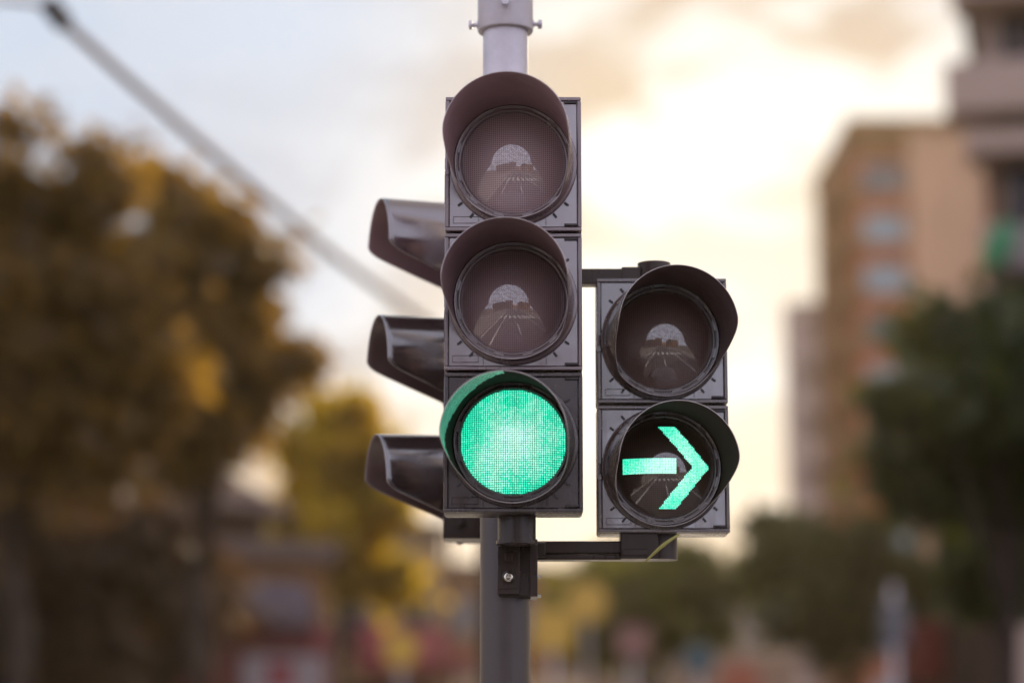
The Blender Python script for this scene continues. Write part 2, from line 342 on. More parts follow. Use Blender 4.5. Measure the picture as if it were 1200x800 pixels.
for x in (-2.8, -1.6, 3.9, 6.7):
    b.add([(x, -95, .008), (x + .14, -95, .008), (x + .14, 420, .008), (x, 420, .008)], [(0, 1, 2, 3)])
for k in range(9):
    x = -4.4 + k * 1.25
    b.add([(x, -9.0, .012), (x + .6, -9.0, .012), (x + .6, -5.4, .012), (x, -5.4, .012)], [(0, 1, 2, 3)])
tag(b.build('road_markings', M['white_line']), kind='structure')
# low ridge closing the view
b = MB(); xs = [-700 + i * 35 for i in range(41)]
hs = [16 + 9 * math.sin(i * .5) + 6 * math.sin(i * 1.3 + 1) + random.uniform(0, 3) for i in range(41)]
b.add([(x, 640, -1) for x in xs] + [(x, 720, h) for x, h in zip(xs, hs)] + [(x, 860, -1) for x in xs],
      [(i, i + 1, 42 + i, 41 + i) for i in range(40)] + [(41 + i, 42 + i, 83 + i, 82 + i) for i in range(40)], 0, True)
tag(b.build('hills', M['hill']), kind='structure')

# ------------------------------------------------------------------ signal pole
YP = 4.80
pole_x = at(592, 700, YP).x
pr = 0.0505
pole = empty('signal_pole', (pole_x, YP, 0.135), label='grey round steel pole that carries the traffic lights, with an upper tube paled for lens flare', cat='pole')
def zof(py, Y): return at(600, py, Y).z
ztop_low = zof(430, YP) - 0.135
MB().cyl((0, 0, 0), (0, 0, ztop_low), pr, n=64).build('lower_tube', M['pole_no_flare'], pole)
zc = zof(38, YP) - 0.135
MB().cyl((0, 0, ztop_low - 0.02), (0, 0, zc + 0.3), 0.0465, n=64).build('upper_tube', M['galv_flare'], pole)
b = MB().lathe([(0.0475, 0), (0.0560, 0), (0.0575, 0.003), (0.0575, 0.62), (0.054, 0.625), (0.0475, 0.625)], 64, M=Matrix.Rotation(R(-90), 4, 'X'))
co = b.build('collar', M['galv_flare'], pole, (0, 0, zc))
b = MB().cyl((0, 0, zc + 0.62), (0, 0, zc + 1.7), 0.050, 0.046, n=48); b.build('top_tube', M['galv_flare'], pole)
b = MB().lathe([(0.0, 0.03), (0.03, 0.025), (0.048, 0.01), (0.05, 0.0), (0.05, -0.02)], 40, M=Matrix.Rotation(R(-90), 4, 'X')); b.build('cap', M['galv_flare'], pole, (0, 0, zc + 1.7))
for ang, zz in ((-90, 0.045), (8, 0.02), (178, 0.016)):
    d = Vector((math.cos(R(ang)), math.sin(R(ang)), 0))
    p = Vector((0, 0, zc + zz)) + d * 0.055
    b = MB().cyl(p, p + d * 0.014, 0.0045, n=12).cyl(p + d * 0.014, p + d * 0.021, 0.0095, n=6).cyl(p, p + d * 0.004, 0.009, n=16)
    b.build('collar_bolt', M['galv_flare'], pole)
MB().lathe([(0.0, 0.0), (0.16, 0.0), (0.16, 0.016), (0.06, 0.018), (0.052, 0.05), (0.0, 0.05)], 40, M=Matrix.Rotation(R(-90), 4, 'X')).build('base_plate', M['pole_no_flare'], pole)

# ------------------------------------------------------------------ signal heads
MW = 0.264; MH = 0.264; MD = 0.095; LR = 0.100; RC = 0.172
def sph(x, z, lift=0.0):
    """forward position of the lens dome above its rim"""
    return math.sqrt(max(1e-6, RC * RC - x * x - z * z)) - math.sqrt(RC * RC - LR * LR) + lift
def make_lens(root, cz, mt, bez, tilt=(0, 0)):
    prof = [(0.0004, 0.0)] + [(LR * i / 24.0, 0) for i in range(1, 25)]
    prof = [(r, sph(r, 0)) for r, _ in prof]
    o = MB().lathe(prof, 72).build('lens', mt, root, (0, -0.004, cz))
    o.rotation_euler = (R(tilt[0]), 0, R(tilt[1]))
    # bezel: stepped ring, and short keys round it
    bp = [(LR - 0.001, 0.000), (LR + 0.001, 0.007), (LR + 0.004, 0.009), (LR + 0.007, 0.006), (LR + 0.009, 0.006), (LR + 0.0115, 0.011), (LR + 0.0145, 0.009), (LR + 0.016, 0.0), (LR + 0.016, -0.012)]
    rb = MB().lathe(bp, 72)
    for k in range(12):
        a = R(k * 30 + 15)
        Mx = Matrix.Rotation(a, 4, 'Y')
        rb.box(-0.010, 0.010, -0.0105, -0.004, LR + 0.0050, LR + 0.0095, 0, Mx)
    rb.build('bezel', bez, root, (0, -0.004, cz))
    return o
def led_cells(par, inside, pitch=0.0042, fill=0.68, size=LR):
    b = MB(); n = int(size / pitch) + 1; h = pitch * fill / 2
    for i in range(-n, n + 1):
        for j in range(-n, n + 1):
            x = i * pitch; z = j * pitch
            if x * x + z * z > (LR + 0.0012) ** 2 or not inside(x, z): continue
            vs = [(x + a, -sph(x + a, z + c, 0.0008), z + c) for a, c in ((-h, -h), (h, -h), (h, h), (-h, h))]
            b.add(vs, [(0, 1, 2, 3)])
    return b.build('led_grid', M['led'], par, fix=False)
def make_visor(root, cz, m_out, m_in, yaw=0, pitch=0, length=0.185, r0=0.1165, r1=0.1185, roll=0, gloss=False):
    n = 144; ns = 16; th = 0.0028
    def Lf(t):                       # share of the full length, by the height round the tunnel
        z = math.cos(t)
        x = max(0, min(1, (0.16 - z) / 0.78)); c = 0.34
        f = (x * x / (2 * c) if x < c else x - c / 2) / (1 - c / 2)
        g = max(0, min(1, (f - .88) / .12)); f -= .5 * .12 * g * g * (1 - f) / .12
        lin = 1 - 0.91 * f
        return length * lin
    vs = []; fs = []; ms = []
    def P(t, s, r): return (r * math.sin(t), -s, r * math.cos(t))
    loops = []
    for side in (0, 1):
        for j in range(ns + 1):
            lp = []
            for i in range(n):
                t = 2 * math.pi * i / n; L_ = Lf(t); s = -0.012 + (L_ + 0.012) * j / ns
                r = r0 + (r1 - r0) * s / length - (th if side else 0)
                if j == ns: s -= 0.0006; r += (-0.0006 if not side else 0.0006)
                lp.append(P(t, s, r))
            loops.append(lp)
    # crest of the rim
    lp = []
    for i in range(n):
        t = 2 * math.pi * i / n; L_ = Lf(t); lp.append(P(t, L_ + 0.0004, r0 + (r1 - r0) * L_ / length - th / 2))
    order = list(range(0, ns + 1)) + ['c'] + list(range(2 * ns + 1, ns, -1))
    seq = [lp if k == 'c' else loops[k] for k in order]
    for l_ in seq: vs += l_
    for j in range(len(seq) - 1):
        mi = 0 if j < ns else (2 if j < ns + 2 else 1)
        for i in range(n):
            fs.append((j * n + i, j * n + (i + 1) % n, (j + 1) * n + (i + 1) % n, (j + 1) * n + i))
            ms.append(3 if gloss and mi == 1 and j < ns + 2 + 0.55 * ns * max(0, math.sin(math.pi * (i / n - .70) / .32)) and i > n * .70 else mi)
    b = MB(); b.v = vs; b.f = fs; b.m = ms; b.sm = [True] * len(fs)
    o = b.build('visor', [m_out, m_in, M['rim'], M['v_glint']], root, (0, -0.006, cz))
    o.rotation_euler = Matrix.Rotation(R(yaw), 3, 'Z').to_4x4().to_3x3().__matmul__(Matrix.Rotation(R(pitch), 3, 'X')).__matmul__(Matrix.Rotation(R(roll), 3, 'Y')).to_euler()
    return o
def make_section(root, cz, mt, last_gap=0.0015, depth=MD):
    """one moulded housing with its door; local front is -Y, door face at y=0"""
    w = MW / 2; h = MH / 2 - last_gap
    hb = MB().box(-w, w, 0.012, depth, -h, h)
    hb.box(-w + .02, w - .02, depth, depth + .018, -h + .02, h - .02)
    house = hb.build('housing', mt, root, (0, 0, cz), bevel=0.006, segs=3)
    # door: outer frame, sunk panel, round boss
    fr = 0.0075
    db = MB()
    db.box(-w + .001, w - .001, -0.002, 0.0118, h - .001 - fr, h - .001); db.box(-w + .001, w - .001, -0.002, 0.0118, -h + .001, -h + .001 + fr)
    db.box(-w + .001, -w + .001 + fr, -0.002, 0.0118, -h + .001 + fr, h - .001 - fr); db.box(w - .001 - fr, w - .001, -0.002, 0.0118, -h + .001 + fr, h - .001 - fr)
    d = db.build('door_frame', mt, root, (0, 0, cz), bevel=0.0016, segs=2)
    pb = MB().box(-w + fr + .002, w - fr - .002, 0.001, 0.0115, -h + fr + .002, h - fr - .002)
    # embossed plate lower left, ribs, latch notch ridge
    x0, x1, z0, z1 = -w + .016, -w + .066, -h + .016, -h + .030
    for q in ((x0, x1, z0, z0 + .0012), (x0, x1, z1 - .0012, z1), (x0, x0 + .0012, z0 + .0013, z1 - .0013), (x1 - .0012, x1, z0 + .0013, z1 - .0013)):
        pb.box(q[0], q[1], -0.0004, 0.0009, q[2], q[3])
    for xr in (-0.058, 0.062):
        pb.box(xr, xr + .0016, -0.0004, 0.0009, -h + .012, -h + .040)
    dp = pb.build('door_panel', M[DOOR[mt.name]], root, (0, 0, cz), bevel=0.0008, segs=1)
    # boss
    MB().lathe([(0.1135, -0.008), (0.1215, 0.0), (0.123, 0.003), (0.1215, 0.005), (0.112, 0.006)], 72).build('boss', mt, root, (0, 0, cz))
    # vents / keys around the boss: dark short radial slots
    for a in (52, -38, -52, 128, 142, -128, -142):
        Mx = Matrix.Rotation(R(a), 4, 'Y')
        MB().box(-0.0020, 0.0020, -0.0028, 0.0008, 0.1248, 0.1345, 0, Mx).build('locking_slot', M['groove'], root, (0, 0, cz))
    # latches at the right corners, hinge pins at the left edge
    for zz in (h - .0145, -h + .0105):
        MB().box(w - .034, w - .0085, -0.0036, 0.0008, zz, zz + .0048).build('latch', M['groove'], root, (0, 0, cz), bevel=0.0008, segs=1)
    for zz in (0.0,):
        MB().cyl((-w + .0042, 0.0015, zz - .011), (-w + .0042, 0.0015, zz + .011), 0.0044, n=16).cyl((-w + .004, -0.0065, zz - .019), (-w + .004, -0.001, zz - .019), 0.0040, n=16).build('hinge', mt, root, (0, 0, cz))
        MB().box(-w - .0007, -w + .0008, 0.0145, 0.022, zz - .075, zz - .018).build('hinge_rib', M['groove'], root, (0, 0, cz))
def head(loc, rz, label, mats, n, cat='traffic light', gap=0.0015):
    root = empty('traffic_light', loc, rz, label, cat)
    for k in range(n):
        make_section(root, (n - 1 - k) * MH + MH / 2, mats[k], gap)
    return root

# three-lamp head towards the camera
Y0 = 4.50
zr, zg = zof(192, Y0), zof(518, Y0)
MH = (zr - zg) / 2
hx = at(601.5, 350, Y0).x
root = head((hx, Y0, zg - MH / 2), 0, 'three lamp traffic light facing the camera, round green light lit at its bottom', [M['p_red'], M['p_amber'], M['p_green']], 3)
hw = MW
make_lens(root, 2.5 * MH, M['l_red'], M['p_red'], (.8, -1.2))
make_lens(root, 1.5 * MH, M['l_amber'], M['p_amber'], (-.9, 1.5))
lg = make_lens(root, 0.5 * MH, M['l_green'], M['p_green'])
led_cells(lg, lambda x, z: True)
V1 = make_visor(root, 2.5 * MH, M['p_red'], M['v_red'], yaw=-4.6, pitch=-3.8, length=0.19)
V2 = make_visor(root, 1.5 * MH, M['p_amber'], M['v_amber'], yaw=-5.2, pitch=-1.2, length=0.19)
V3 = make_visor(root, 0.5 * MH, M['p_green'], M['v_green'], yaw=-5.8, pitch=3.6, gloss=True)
main_z0 = zg - MH / 2
# two-lamp head to the right
Y1 = 4.75
MH_main = MH
zr2, zg2 = zof(399, Y1), zof(549, Y1)
MH = zr2 - zg2; MW = 0.263
rx = at(776.5, 450, Y1).x
root2 = head((rx, Y1, zg2 - MH / 2), 0, 'two lamp traffic light with a lit green arrow pointing right, right of the pole', [M['p_right'], M['p_right']], 2)
def put(root, k_z, mt, bez): return make_lens(root, k_z, mt, bez)
l1 = put(root2, 1.5 * MH, M['l_right'], M['p_right'])
l2 = put(root2, 0.5 * MH, M['l_dark'], M['p_right'])
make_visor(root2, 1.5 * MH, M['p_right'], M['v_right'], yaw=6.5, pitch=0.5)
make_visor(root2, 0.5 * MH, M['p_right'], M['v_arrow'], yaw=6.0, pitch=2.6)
mpp = Y1 / F / math.cos(PITCH) * math.cos(PITCH)
def inarrow(x, z):
    px = 777 + x / mpp; py = 549.5 - z / mpp
    if 729 <= px <= 790 and 540 <= py <= 558: return True
    q = abs(py - 549.5)
    if q <= 48.5:
        xo = 830 - q * 39.5 / 48.5; return xo - 20.3 <= px <= xo
    return False
led_cells(l2, inarrow, pitch=0.0031, fill=0.78)
right_z0 = zg2 - MH / 2; MH_right = MH
# three-lamp head facing left, behind
Y2 = 5.15
MH = zof(305, Y2) - zof(440, Y2); MW = 0.25
sx_ = at(583, 500, Y2).x
zs = zof(508, Y2) - 0.1175
root3 = head((sx_ - 0.075, Y2, zs - MH / 2), R(-90 + 15), 'three lamp traffic light seen from its side, facing left behind the pole', [M['p_amber'], M['p_amber'], M['p_green']], 3, gap=0.019)
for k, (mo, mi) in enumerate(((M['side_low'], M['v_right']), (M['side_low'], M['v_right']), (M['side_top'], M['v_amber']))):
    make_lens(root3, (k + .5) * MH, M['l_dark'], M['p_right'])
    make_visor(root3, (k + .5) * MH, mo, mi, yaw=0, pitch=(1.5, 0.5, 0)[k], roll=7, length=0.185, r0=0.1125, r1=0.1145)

# ------------------------------------------------------------------ brackets (parts of the pole)
PO = Vector((pole_x, YP, 0.135))
def rel(px, py, Y): return at(px, py, Y) - PO
def span(x0, x1, y0, y1, Y):           # box edges from the photo, at its own distance
    a = rel(x0, y0, Y); c = rel(x1, y1, Y); return a.x, c.x, c.z, a.z
# knuckle right under the main head
yk = Y0 + 0.075
a, c, z0, z1 = span(583, 628, 606, 637, yk)
b = MB().cyl(((a + c) / 2, yk - YP, z0), ((a + c) / 2, yk - YP, main_z0 - PO.z + .002), (c - a) / 2, n=40)
b.cyl(((a + c) / 2, yk - YP, z0 - .001), ((a + c) / 2, yk - YP, z0 + .006), (c - a) / 2 + .003, n=40)
b.box(a + .004, c - .004, yk - YP, 0, z0 + .01, main_z0 - PO.z - .012)
b.build('lower_knuckle', M['bracket'], pole, bevel=0.002)
# clamp on the pole with its face plate and bolt
yc = YP - 0.062
zt = zof(640, yc) - PO.z; zb = zof(698, yc) - PO.z
a, c, z0, z1 = span(584, 626, 640, 697, yc)
MB().box(a, c, -0.066, 0.0, zb, zt).build('pole_clamp', M['bracket'], pole, bevel=0.002)
a, c, z0, z1 = span(583, 609, 640, 696, yc - .01)
b = MB().box(a, c, -0.078, -0.0665, z0, z1)
for zz in (z0 + .010, z1 - .012):
    b.box(a + .004, c - .004, -0.081, -0.0785, zz, zz + .003)
b.box(a + .014, c - .014, -0.082, -0.0785, z1 - .032, z1 - .014)
b.build('clamp_plate', M['bracket'], pole, bevel=0.0015)
bx = (a + c) / 2; bz = zof(676, yc - .02) - PO.z
MB().lathe([(0.0045, 0.078), (0.0135, 0.078), (0.0135, 0.0805), (0.0045, 0.0805)], 32).build('washer', M['bracket'], pole, (bx, 0, bz))
b = MB().lathe([(0.0, 0.0835), (0.0042, 0.0835), (0.0045, 0.0875), (0.0062, 0.0882), (0.0088, 0.0862), (0.0098, 0.0825), (0.0098, 0.0785), (0.0, 0.0785)], 32)
b.box(-.0035, .0035, -.0865, -.0836, -.0012, .0012).box(-.0012, .0012, -.0866, -.0837, .0013, .0035)
b.build('clamp_bolt', M['steel'], pole, (bx, 0, bz))
a, c, z0, z1 = span(621, 630, 632, 699, yc)
MB().box(a, c, -0.075, 0.03, z0, z1).build('side_plate', M['bracket'], pole, bevel=0.0015)
for py in (676, 699):
    q = rel(631, py - 1, yc); MB().cyl((q.x - .003, q.y, q.z), (q.x + .005, q.y, q.z), 0.0035, n=10).build('side_bolt', M['steel'], pole)
# lower and upper arms to the right head
ya = Y1 + 0.06
a, c, z0, z1 = span(628, 757, 634, 656, ya - .02)
b = MB().box(a, c, ya - YP - .03, ya - YP + .012, z0 + .012, z1).box(a, c, ya - YP - .032, ya - YP + .014, z0, z0 + .0105)
b.build('lower_arm', M['bracket'], pole, bevel=0.003)
MB().box(-.02, a + .02, -.03, ya - YP + .01, z0 + .004, z1 - .003).build('arm_root', M['bracket'], pole, bevel=0.003)
a, c, z0, z1 = span(727, 771, 627, 656, ya - .03)
b = MB().box(a, c, ya - YP - .052, ya - YP + .02, z0 + .001, right_z0 - PO.z + .004)
b.box(a + .002, c - .022, ya - YP - .056, ya - YP - .0525, z0 + .007, z0 + .020)
b.build('arm_shoe', M['bracket'], pole, bevel=0.002)
a, c, z0, z1 = span(755, 794, 627, 656, ya)
MB().cyl(((a + c) / 2, ya - YP, z0), ((a + c) / 2, ya - YP, right_z0 - PO.z + .003), (c - a) / 2, n=40).build('lower_pivot', M['bracket'], pole, bevel=0.0015)
# top arm
a, c, z0, z1 = span(640, 748, 315, 335, ya)
b = MB().box(a, c - .025, ya - YP - .018, ya - YP + .018, z0, z1 - .003); b.box(c - .035, c + .004, ya - YP - .021, ya - YP + .021, z0 - .002, z1)
b.box(-.02, a + .02, -.03, ya - YP + .016, z0 + .002, z1 - .004)
b.build('upper_arm', M['bracket'], pole, bevel=0.002)
a, c, z0, z1 = span(747, 786, 309, 340, ya)
rt = right_z0 + 2 * MH_right - PO.z
b = MB().cyl(((a + c) / 2, ya - YP, rt - .003), ((a + c) / 2, ya - YP, z1), (c - a) / 2, n=40)
b.build('upper_pivot', M['bracket'], pole, bevel=0.002)
# arms behind that carry the main head and the side head
zt2 = main_z0 + 3 * MH_main - PO.z
b = MB().box(hx - PO.x - .02, hx - PO.x + .02, Y0 + MD - YP - .04, -.04, zt2 - .10, zt2 - .06)
b.build('head_bracket', M['bracket'], pole, bevel=0.002)
s0 = zs - MH / 2 - PO.z
for zz in (s0 + .02, s0 + 3 * MH - .06):
    MB().box(-.018, .018, .04, Y2 - YP, zz, zz + .04).build('rear_arm', M['bracket'], pole, bevel=0.002)
# foot of the side head that shows under the main head
q0 = at(520, 607, Y2 - .10); q1 = at(560, 632, Y2 - .10)
b = MB().box(q0.x - sx_ + 0, q1.x - sx_ + .05, -.03, .06, q1.z, q0.z + .05)
o = b.build('foot_bracket', M['bracket'], root3, bevel=0.003)
o.parent = None; o.location = (sx_, Y2 - .10, 0)
bpy.context.view_layer.update()
o.parent = root3; o.matrix_parent_inverse = root3.matrix_world.inverted()
q = at(538, 611, Y2 - .14)
o = MB().cyl((0, 0, 0), (0, -.010, 0), 0.008, n=6).cyl((0, 0, 0), (0, -.003, 0), 0.012, n=24).build('foot_bolt', M['bracket'], None, bevel=0.001)
o.location = q; o.parent = root3; o.matrix_parent_inverse = root3.matrix_world.inverted()

# thin stem caught on the lower arm
p0 = at(756, 658, ya - .12); p1 = at(796, 626, ya - .12)
b = MB(); pts = [p0.lerp(p1, i / 8) + Vector((0, -.01 * math.sin(i / 8 * 3.1), .004 * math.sin(i / 8 * 3.1))) for i in range(9)]
b.tube(pts, [0.0012 + 0.0025 * math.sin(math.pi * (i + .6) / 9.5) for i in range(9)], 8)
tag(b.build('dry_stem', M['stem']), 'thin yellow green plant stem caught on the arm under the arrow light', 'stem')

# ------------------------------------------------------------------ trees
def tree(name, label, x, y, h, cr, crx, crz, leaves, leaf, m, seed, group=None, lean=0.0, holes=0.35, clumps=60):
    """trunk with limbs, crown of leaf clumps. cr = crown centre height, crx/crz radii"""
    rnd = random.Random(seed)
    root = empty(name, (x, y, 0), rnd.uniform(0, 6.28), label, 'tree', group)
    tb = MB(); tr = max(0.09, h * 0.020)
    top = Vector((lean, 0, cr))
    trunk = [Vector((0, 0, 0)).lerp(top, i / 7) + Vector((rnd.uniform(-.06, .06), rnd.uniform(-.06, .06), 0)) * (i > 0) for i in range(8)]
    tb.tube(trunk, [tr * (1.25 - .85 * i / 7) for i in range(8)], 10)
    cl = []
    for k in range(clumps):
        u = rnd.uniform(-1, 1); a = rnd.uniform(0, 6.283); rr = rnd.uniform(.15, 1.12) ** .6
        s = math.sqrt(1 - u * u) * rr
        rad = 1 + .25 * math.sin(a * 2 + seed) + rnd.uniform(-.12, .12)
        cl.append(Vector((lean + crx * s * math.cos(a) * rad, crx * s * math.sin(a) * rad, cr + crz * u * rr * (1.0 if u > 0 else .8))))
    for k in range(0, clumps, 4):
        st = trunk[rnd.randint(4, 7)]; e = cl[k]
        mid = st.lerp(e, .5) + Vector((0, 0, .12 * crz * rnd.uniform(-.5, 1)))
        tb.tube([st, mid, e], [tr * .36, tr * .22, tr * .07], 6)
    tb.build('trunk', M['bark'], root)
    cb = MB(); per = leaves // clumps
    for c in cl:
        cs = rnd.uniform(.14, .36) * crx * .8
        for i in range(per):
            d = Vector((rnd.gauss(0, 1), rnd.gauss(0, 1), rnd.gauss(0, .75))) * cs * .68
            p = c + d
            n = Vector((rnd.gauss(0, 1), rnd.gauss(0, 1), rnd.gauss(0, 1) + .4)).normalized()
            u = n.orthogonal().normalized(); v = n.cross(u); l = leaf * rnd.uniform(.6, 1.3)
            cb.add([p - u * l, p + v * l * .45, p + u * l, p - v * l * .45], [(0, 1, 2, 3)])
    cb.build('crown', m, root, fix=False)
    return root
def tpx(name, label, px, ytop, ybot, wpx, Y, leaves, leaf, m, seed, **k):
    c = at(px, (ytop + ybot) / 2, Y); zt = at(px, ytop, Y).z; zb = at(px, ybot, Y).z
    return tree(name, label, c.x, Y, zt, (zt + zb) / 2, wpx / 2 * Y / F * .86, (zt - zb) / 2 * .92, leaves, leaf, m, seed, **k)
tpx('street_tree', 'largest brown gold street tree, at the left edge of the street', 35, 150, 640, 400, 27, 17000, .15, M['leaf_gold'], 3, clumps=130)
tpx('street_tree', 'gold leaved street tree with its crown edge against the bright sky, under the sloping cable', 240, 200, 620, 290, 31, 12000, .16, M['leaf_gold'], 11, clumps=100)
tpx('street_tree', 'small yellow green tree between the large left trees and the traffic light', 400, 450, 760, 190, 55, 9000, .26, M['leaf_yellow'], 5, clumps=55)
tpx('street_tree', 'low dense dark tree added to darken the lower left, in front of the brown house', 105, 575, 830, 330, 36, 12000, .17, M['leaf_added_dark'], 44, clumps=70)  # added tree, put in to darken this corner
tpx('street_tree', 'low dark green round tree below the green arrow light', 765, 630, 800, 250, 68, 11000, .3, M['leaf_green'], 8, clumps=60)
tpx('street_tree', 'dark green tree in front of the foot of the tall apartment block', 985, 585, 800, 230, 58, 11000, .28, M['leaf_dark'], 14, clumps=60)
tpx('street_tree', 'tall dark tree at the right edge, hiding the lower floors of the tower', 1170, 335, 650, 330, 26, 20000, .15, M['leaf_dark'], 21, clumps=100)
tpx('street_tree', 'lower dark bushy tree at the right edge, under the taller tree', 1170, 545, 770, 170, 34, 9000, .18, M['leaf_dark'], 23, clumps=55)

# ------------------------------------------------------------------ buildings
def P2(px, Y): return Vector(((px - 600) * Y / F * 1.0, Y, 0))
def wall_building(name, label, A, B, depth, h, mt, floors=2, bays=3, win=True, wm=None, h0=0.6, wfrac=.5, group=None, roof='flat', ground='plain', cat='building', accent=None):
    """A -> B is the facade seen by the camera, left to right"""
    A = Vector((A[0], A[1], 0)); B = Vector((B[0], B[1], 0)); d = B - A; Ln = d.length; rz = math.atan2(d.y, d.x)
    root = empty(name, A, rz, label, cat, group)
    MB().box(0, Ln, 0, depth, 0, h).build('wall', mt, root)
    fh = (h - .4) / floors; bw = Ln / bays
    if win:
        for f in range(1 if ground != 'plain' else 0, floors):
            for k in range(bays):
                cx = (k + .5) * bw; ww = bw * wfrac / 2; z0 = f * fh + .3 * fh; z1 = z0 + .5 * fh
                fb = MB(); t = .06
                fb.box(cx - ww, cx + ww, -.05, -.003, z1 - t, z1).box(cx - ww - .05, cx + ww + .05, -.12, -.003, z0 - t, z0).box(cx - ww, cx - ww + t, -.05, -.003, z0, z1 - t).box(cx + ww - t, cx + ww, -.05, -.003, z0, z1 - t).box(cx - t / 2, cx + t / 2, -.045, -.003, z0, z1 - t)
                fo = fb.build('window', M['frame'], root)
                MB().box(cx - ww + t, cx - t / 2, -.02, -.004, z0, z1 - t).box(cx + t / 2, cx + ww - t, -.02, -.004, z0, z1 - t).build('pane', wm or M['glass'], fo)
    if roof == 'flat':
        MB().box(-.15, Ln + .15, -.2, depth + .15, h, h + .35).build('roof', accent or M['taupe'], root)
    else:
        ov = .5; rh = roof
        MB().add([(-ov, -ov, h), (Ln + ov, -ov, h), (Ln + ov, depth + ov, h), (-ov, depth + ov, h), (-ov, depth / 2, h + rh), (Ln + ov, depth / 2, h + rh), (-ov, -ov, h - .12), (Ln + ov, -ov, h - .12), (Ln + ov, depth + ov, h - .12), (-ov, depth + ov, h - .12)],
                 [(0, 1, 5, 4), (2, 3, 4, 5), (0, 4, 3), (1, 2, 5), (6, 9, 8, 7), (0, 6, 7, 1), (1, 7, 8, 2), (2, 8, 9, 3), (3, 9, 6, 0)]).build('roof', M['tile'], root)
    return root, Ln, fh
def addbox(root, name, m, *a, bevel=0):
    return MB().box(*a).build(name, m, root, bevel=bevel)
# left: brown house with long tiled canopy
A = P2(-110, 44); B = P2(310, 48)
r, Ln, fh = wall_building('shop_house', 'long brown two storey house with a canopy, behind the large left trees', A, B, 9, 6.6, M['brown'], 2, 5, ground='shop', roof=1.6)
MB().add([(-.2, -1.7, 3.9), (Ln + .2, -1.7, 3.9), (Ln + .2, -.002, 4.7), (-.2, -.002, 4.7), (-.2, -1.7, 3.75), (Ln + .2, -1.7, 3.75), (Ln + .2, -.002, 4.55), (-.2, -.002, 4.55)],
         [(0, 1, 2, 3), (4, 7, 6, 5), (0, 4, 5, 1), (1, 5, 6, 2), (3, 2, 6, 7), (0, 3, 7, 4)]).build('canopy', M['tile'], r)
for k in range(6):
    x = .4 + k * (Ln - .8) / 5
    addbox(r, 'pillar', M['taupe'] if k % 2 else M['ochre'], x - .17, x + .17, -1.6, -1.28, .13, 3.8)
for k in range(5):
    x = .4 + (k + .5) * (Ln - .8) / 5
    do = addbox(r, 'shop_window', M['dark_open'], x - 1.0, x + 1.0, -.03, -.002, .13, 3.1)
addbox(r, 'upper_band', M['cream'], 0.01, Ln * .62, -.10, -.003, 5.55, 5.85)
# red shop
A = P2(212, 41); B = P2(384, 42)
r, Ln, fh = wall_building('shop', 'small shop with red pillars, a mauve hood and a white sign, lower left', A, B, 5, 5.1, M['ochre'], 1, 1, win=False)
addbox(r, 'pillar', M['red'], 0, .45, -.35, -.003, .13, 4.0); addbox(r, 'pillar', M['red'], Ln - .45, Ln, -.35, -.003, .13, 4.0)
addbox(r, 'fascia', M['red'], .46, Ln - .46, -.25, -.003, 2.9, 3.95)
s = addbox(r, 'sign', M['white'], 1.0, Ln - .15, -.45, -.36, 2.75, 3.45, bevel=.01)
addbox(r, 'sign_panel', M['pink_red'], 1.45, Ln - .75, -.46, -.452, 2.86, 3.34).parent = s
hb = MB(); n = 12
for k in range(n):
    a0 = math.pi / 2 * k / n; a1 = math.pi / 2 * (k + 1) / n
    hb.add([(.55, -.02 - 1.0 * math.sin(t_), 3.9 + .85 * math.cos(t_)) for t_ in (a0, a1)] + [(2.1, -.02 - 1.0 * math.sin(t_), 3.9 + .85 * math.cos(t_)) for t_ in (a1, a0)], [(0, 1, 2, 3)], 0, True)
    hb.add([(xx, -.02 - 1.0 * math.sin(t_), 3.9 + .85 * math.cos(t_)) for xx in (.55, 2.1) for t_ in (a0, a1)] + [(.55, -.02, 3.9), (2.1, -.02, 3.9)], [(0, 1, 4), (2, 3, 5)])
hb.build('hood', M['mauve'], r)
addbox(r, 'door', M['dark_open'], 1.2, Ln - 1.0, -.04, -.002, .13, 2.5)
# further left shops
A = P2(385, 62); B = P2(520, 64)
r, Ln, fh = wall_building('shop', 'pale yellow shop with a faded red awning, left behind the traffic light pole', A, B, 7, 7.6, M['cream'], 2, 2, ground='shop')
MB().add([(.8, -1.3, 4.3), (Ln, -1.3, 4.3), (Ln, -.002, 5.2), (.8, -.002, 5.2), (.8, -1.3, 3.9), (Ln, -1.3, 3.9), (Ln, -.002, 4.0), (.8, -.002, 4.0)],
         [(0, 1, 2, 3), (4, 7, 6, 5), (0, 4, 5, 1), (1, 5, 6, 2), (3, 2, 6, 7), (0, 3, 7, 4)]).build('awning', M['pink_red'], r)
addbox(r, 'shop_window', M['dark_open'], .5, Ln - .5, -.04, -.002, .13, 3.6)
A = P2(505, 95); B = P2(700, 99)
r, Ln, fh = wall_building('shop_house', 'ochre two storey house in the distance, just right of the pole', A, B, 9, 9.2, M['ochre'], 3, 3, ground='shop')
addbox(r, 'shop_window', M['dark_open'], .6, Ln - .6, -.04, -.002, .13, 3.0)
addbox(r, 'awning', M['cream'], 1.2, Ln - 1.2, -1.2, -.002, 4.4, 4.9)
# street end
A = P2(700, 190); B = P2(905, 215)
r, Ln, fh = wall_building('row_house', 'low taupe building closing the far end of the street', A, B, 12, 11.0, M['taupe'], 3, 5, ground='shop')
addbox(r, 'fascia', M['brown'], .3, Ln - .3, -.3, -.002, 3.0, 4.0)
A = P2(870, 300); B = P2(1010, 300)
wall_building('office_block', 'pale grey distant block low between the round trees', A, B, 20, 21.5, M['greyw'], 5, 5, ground='shop')

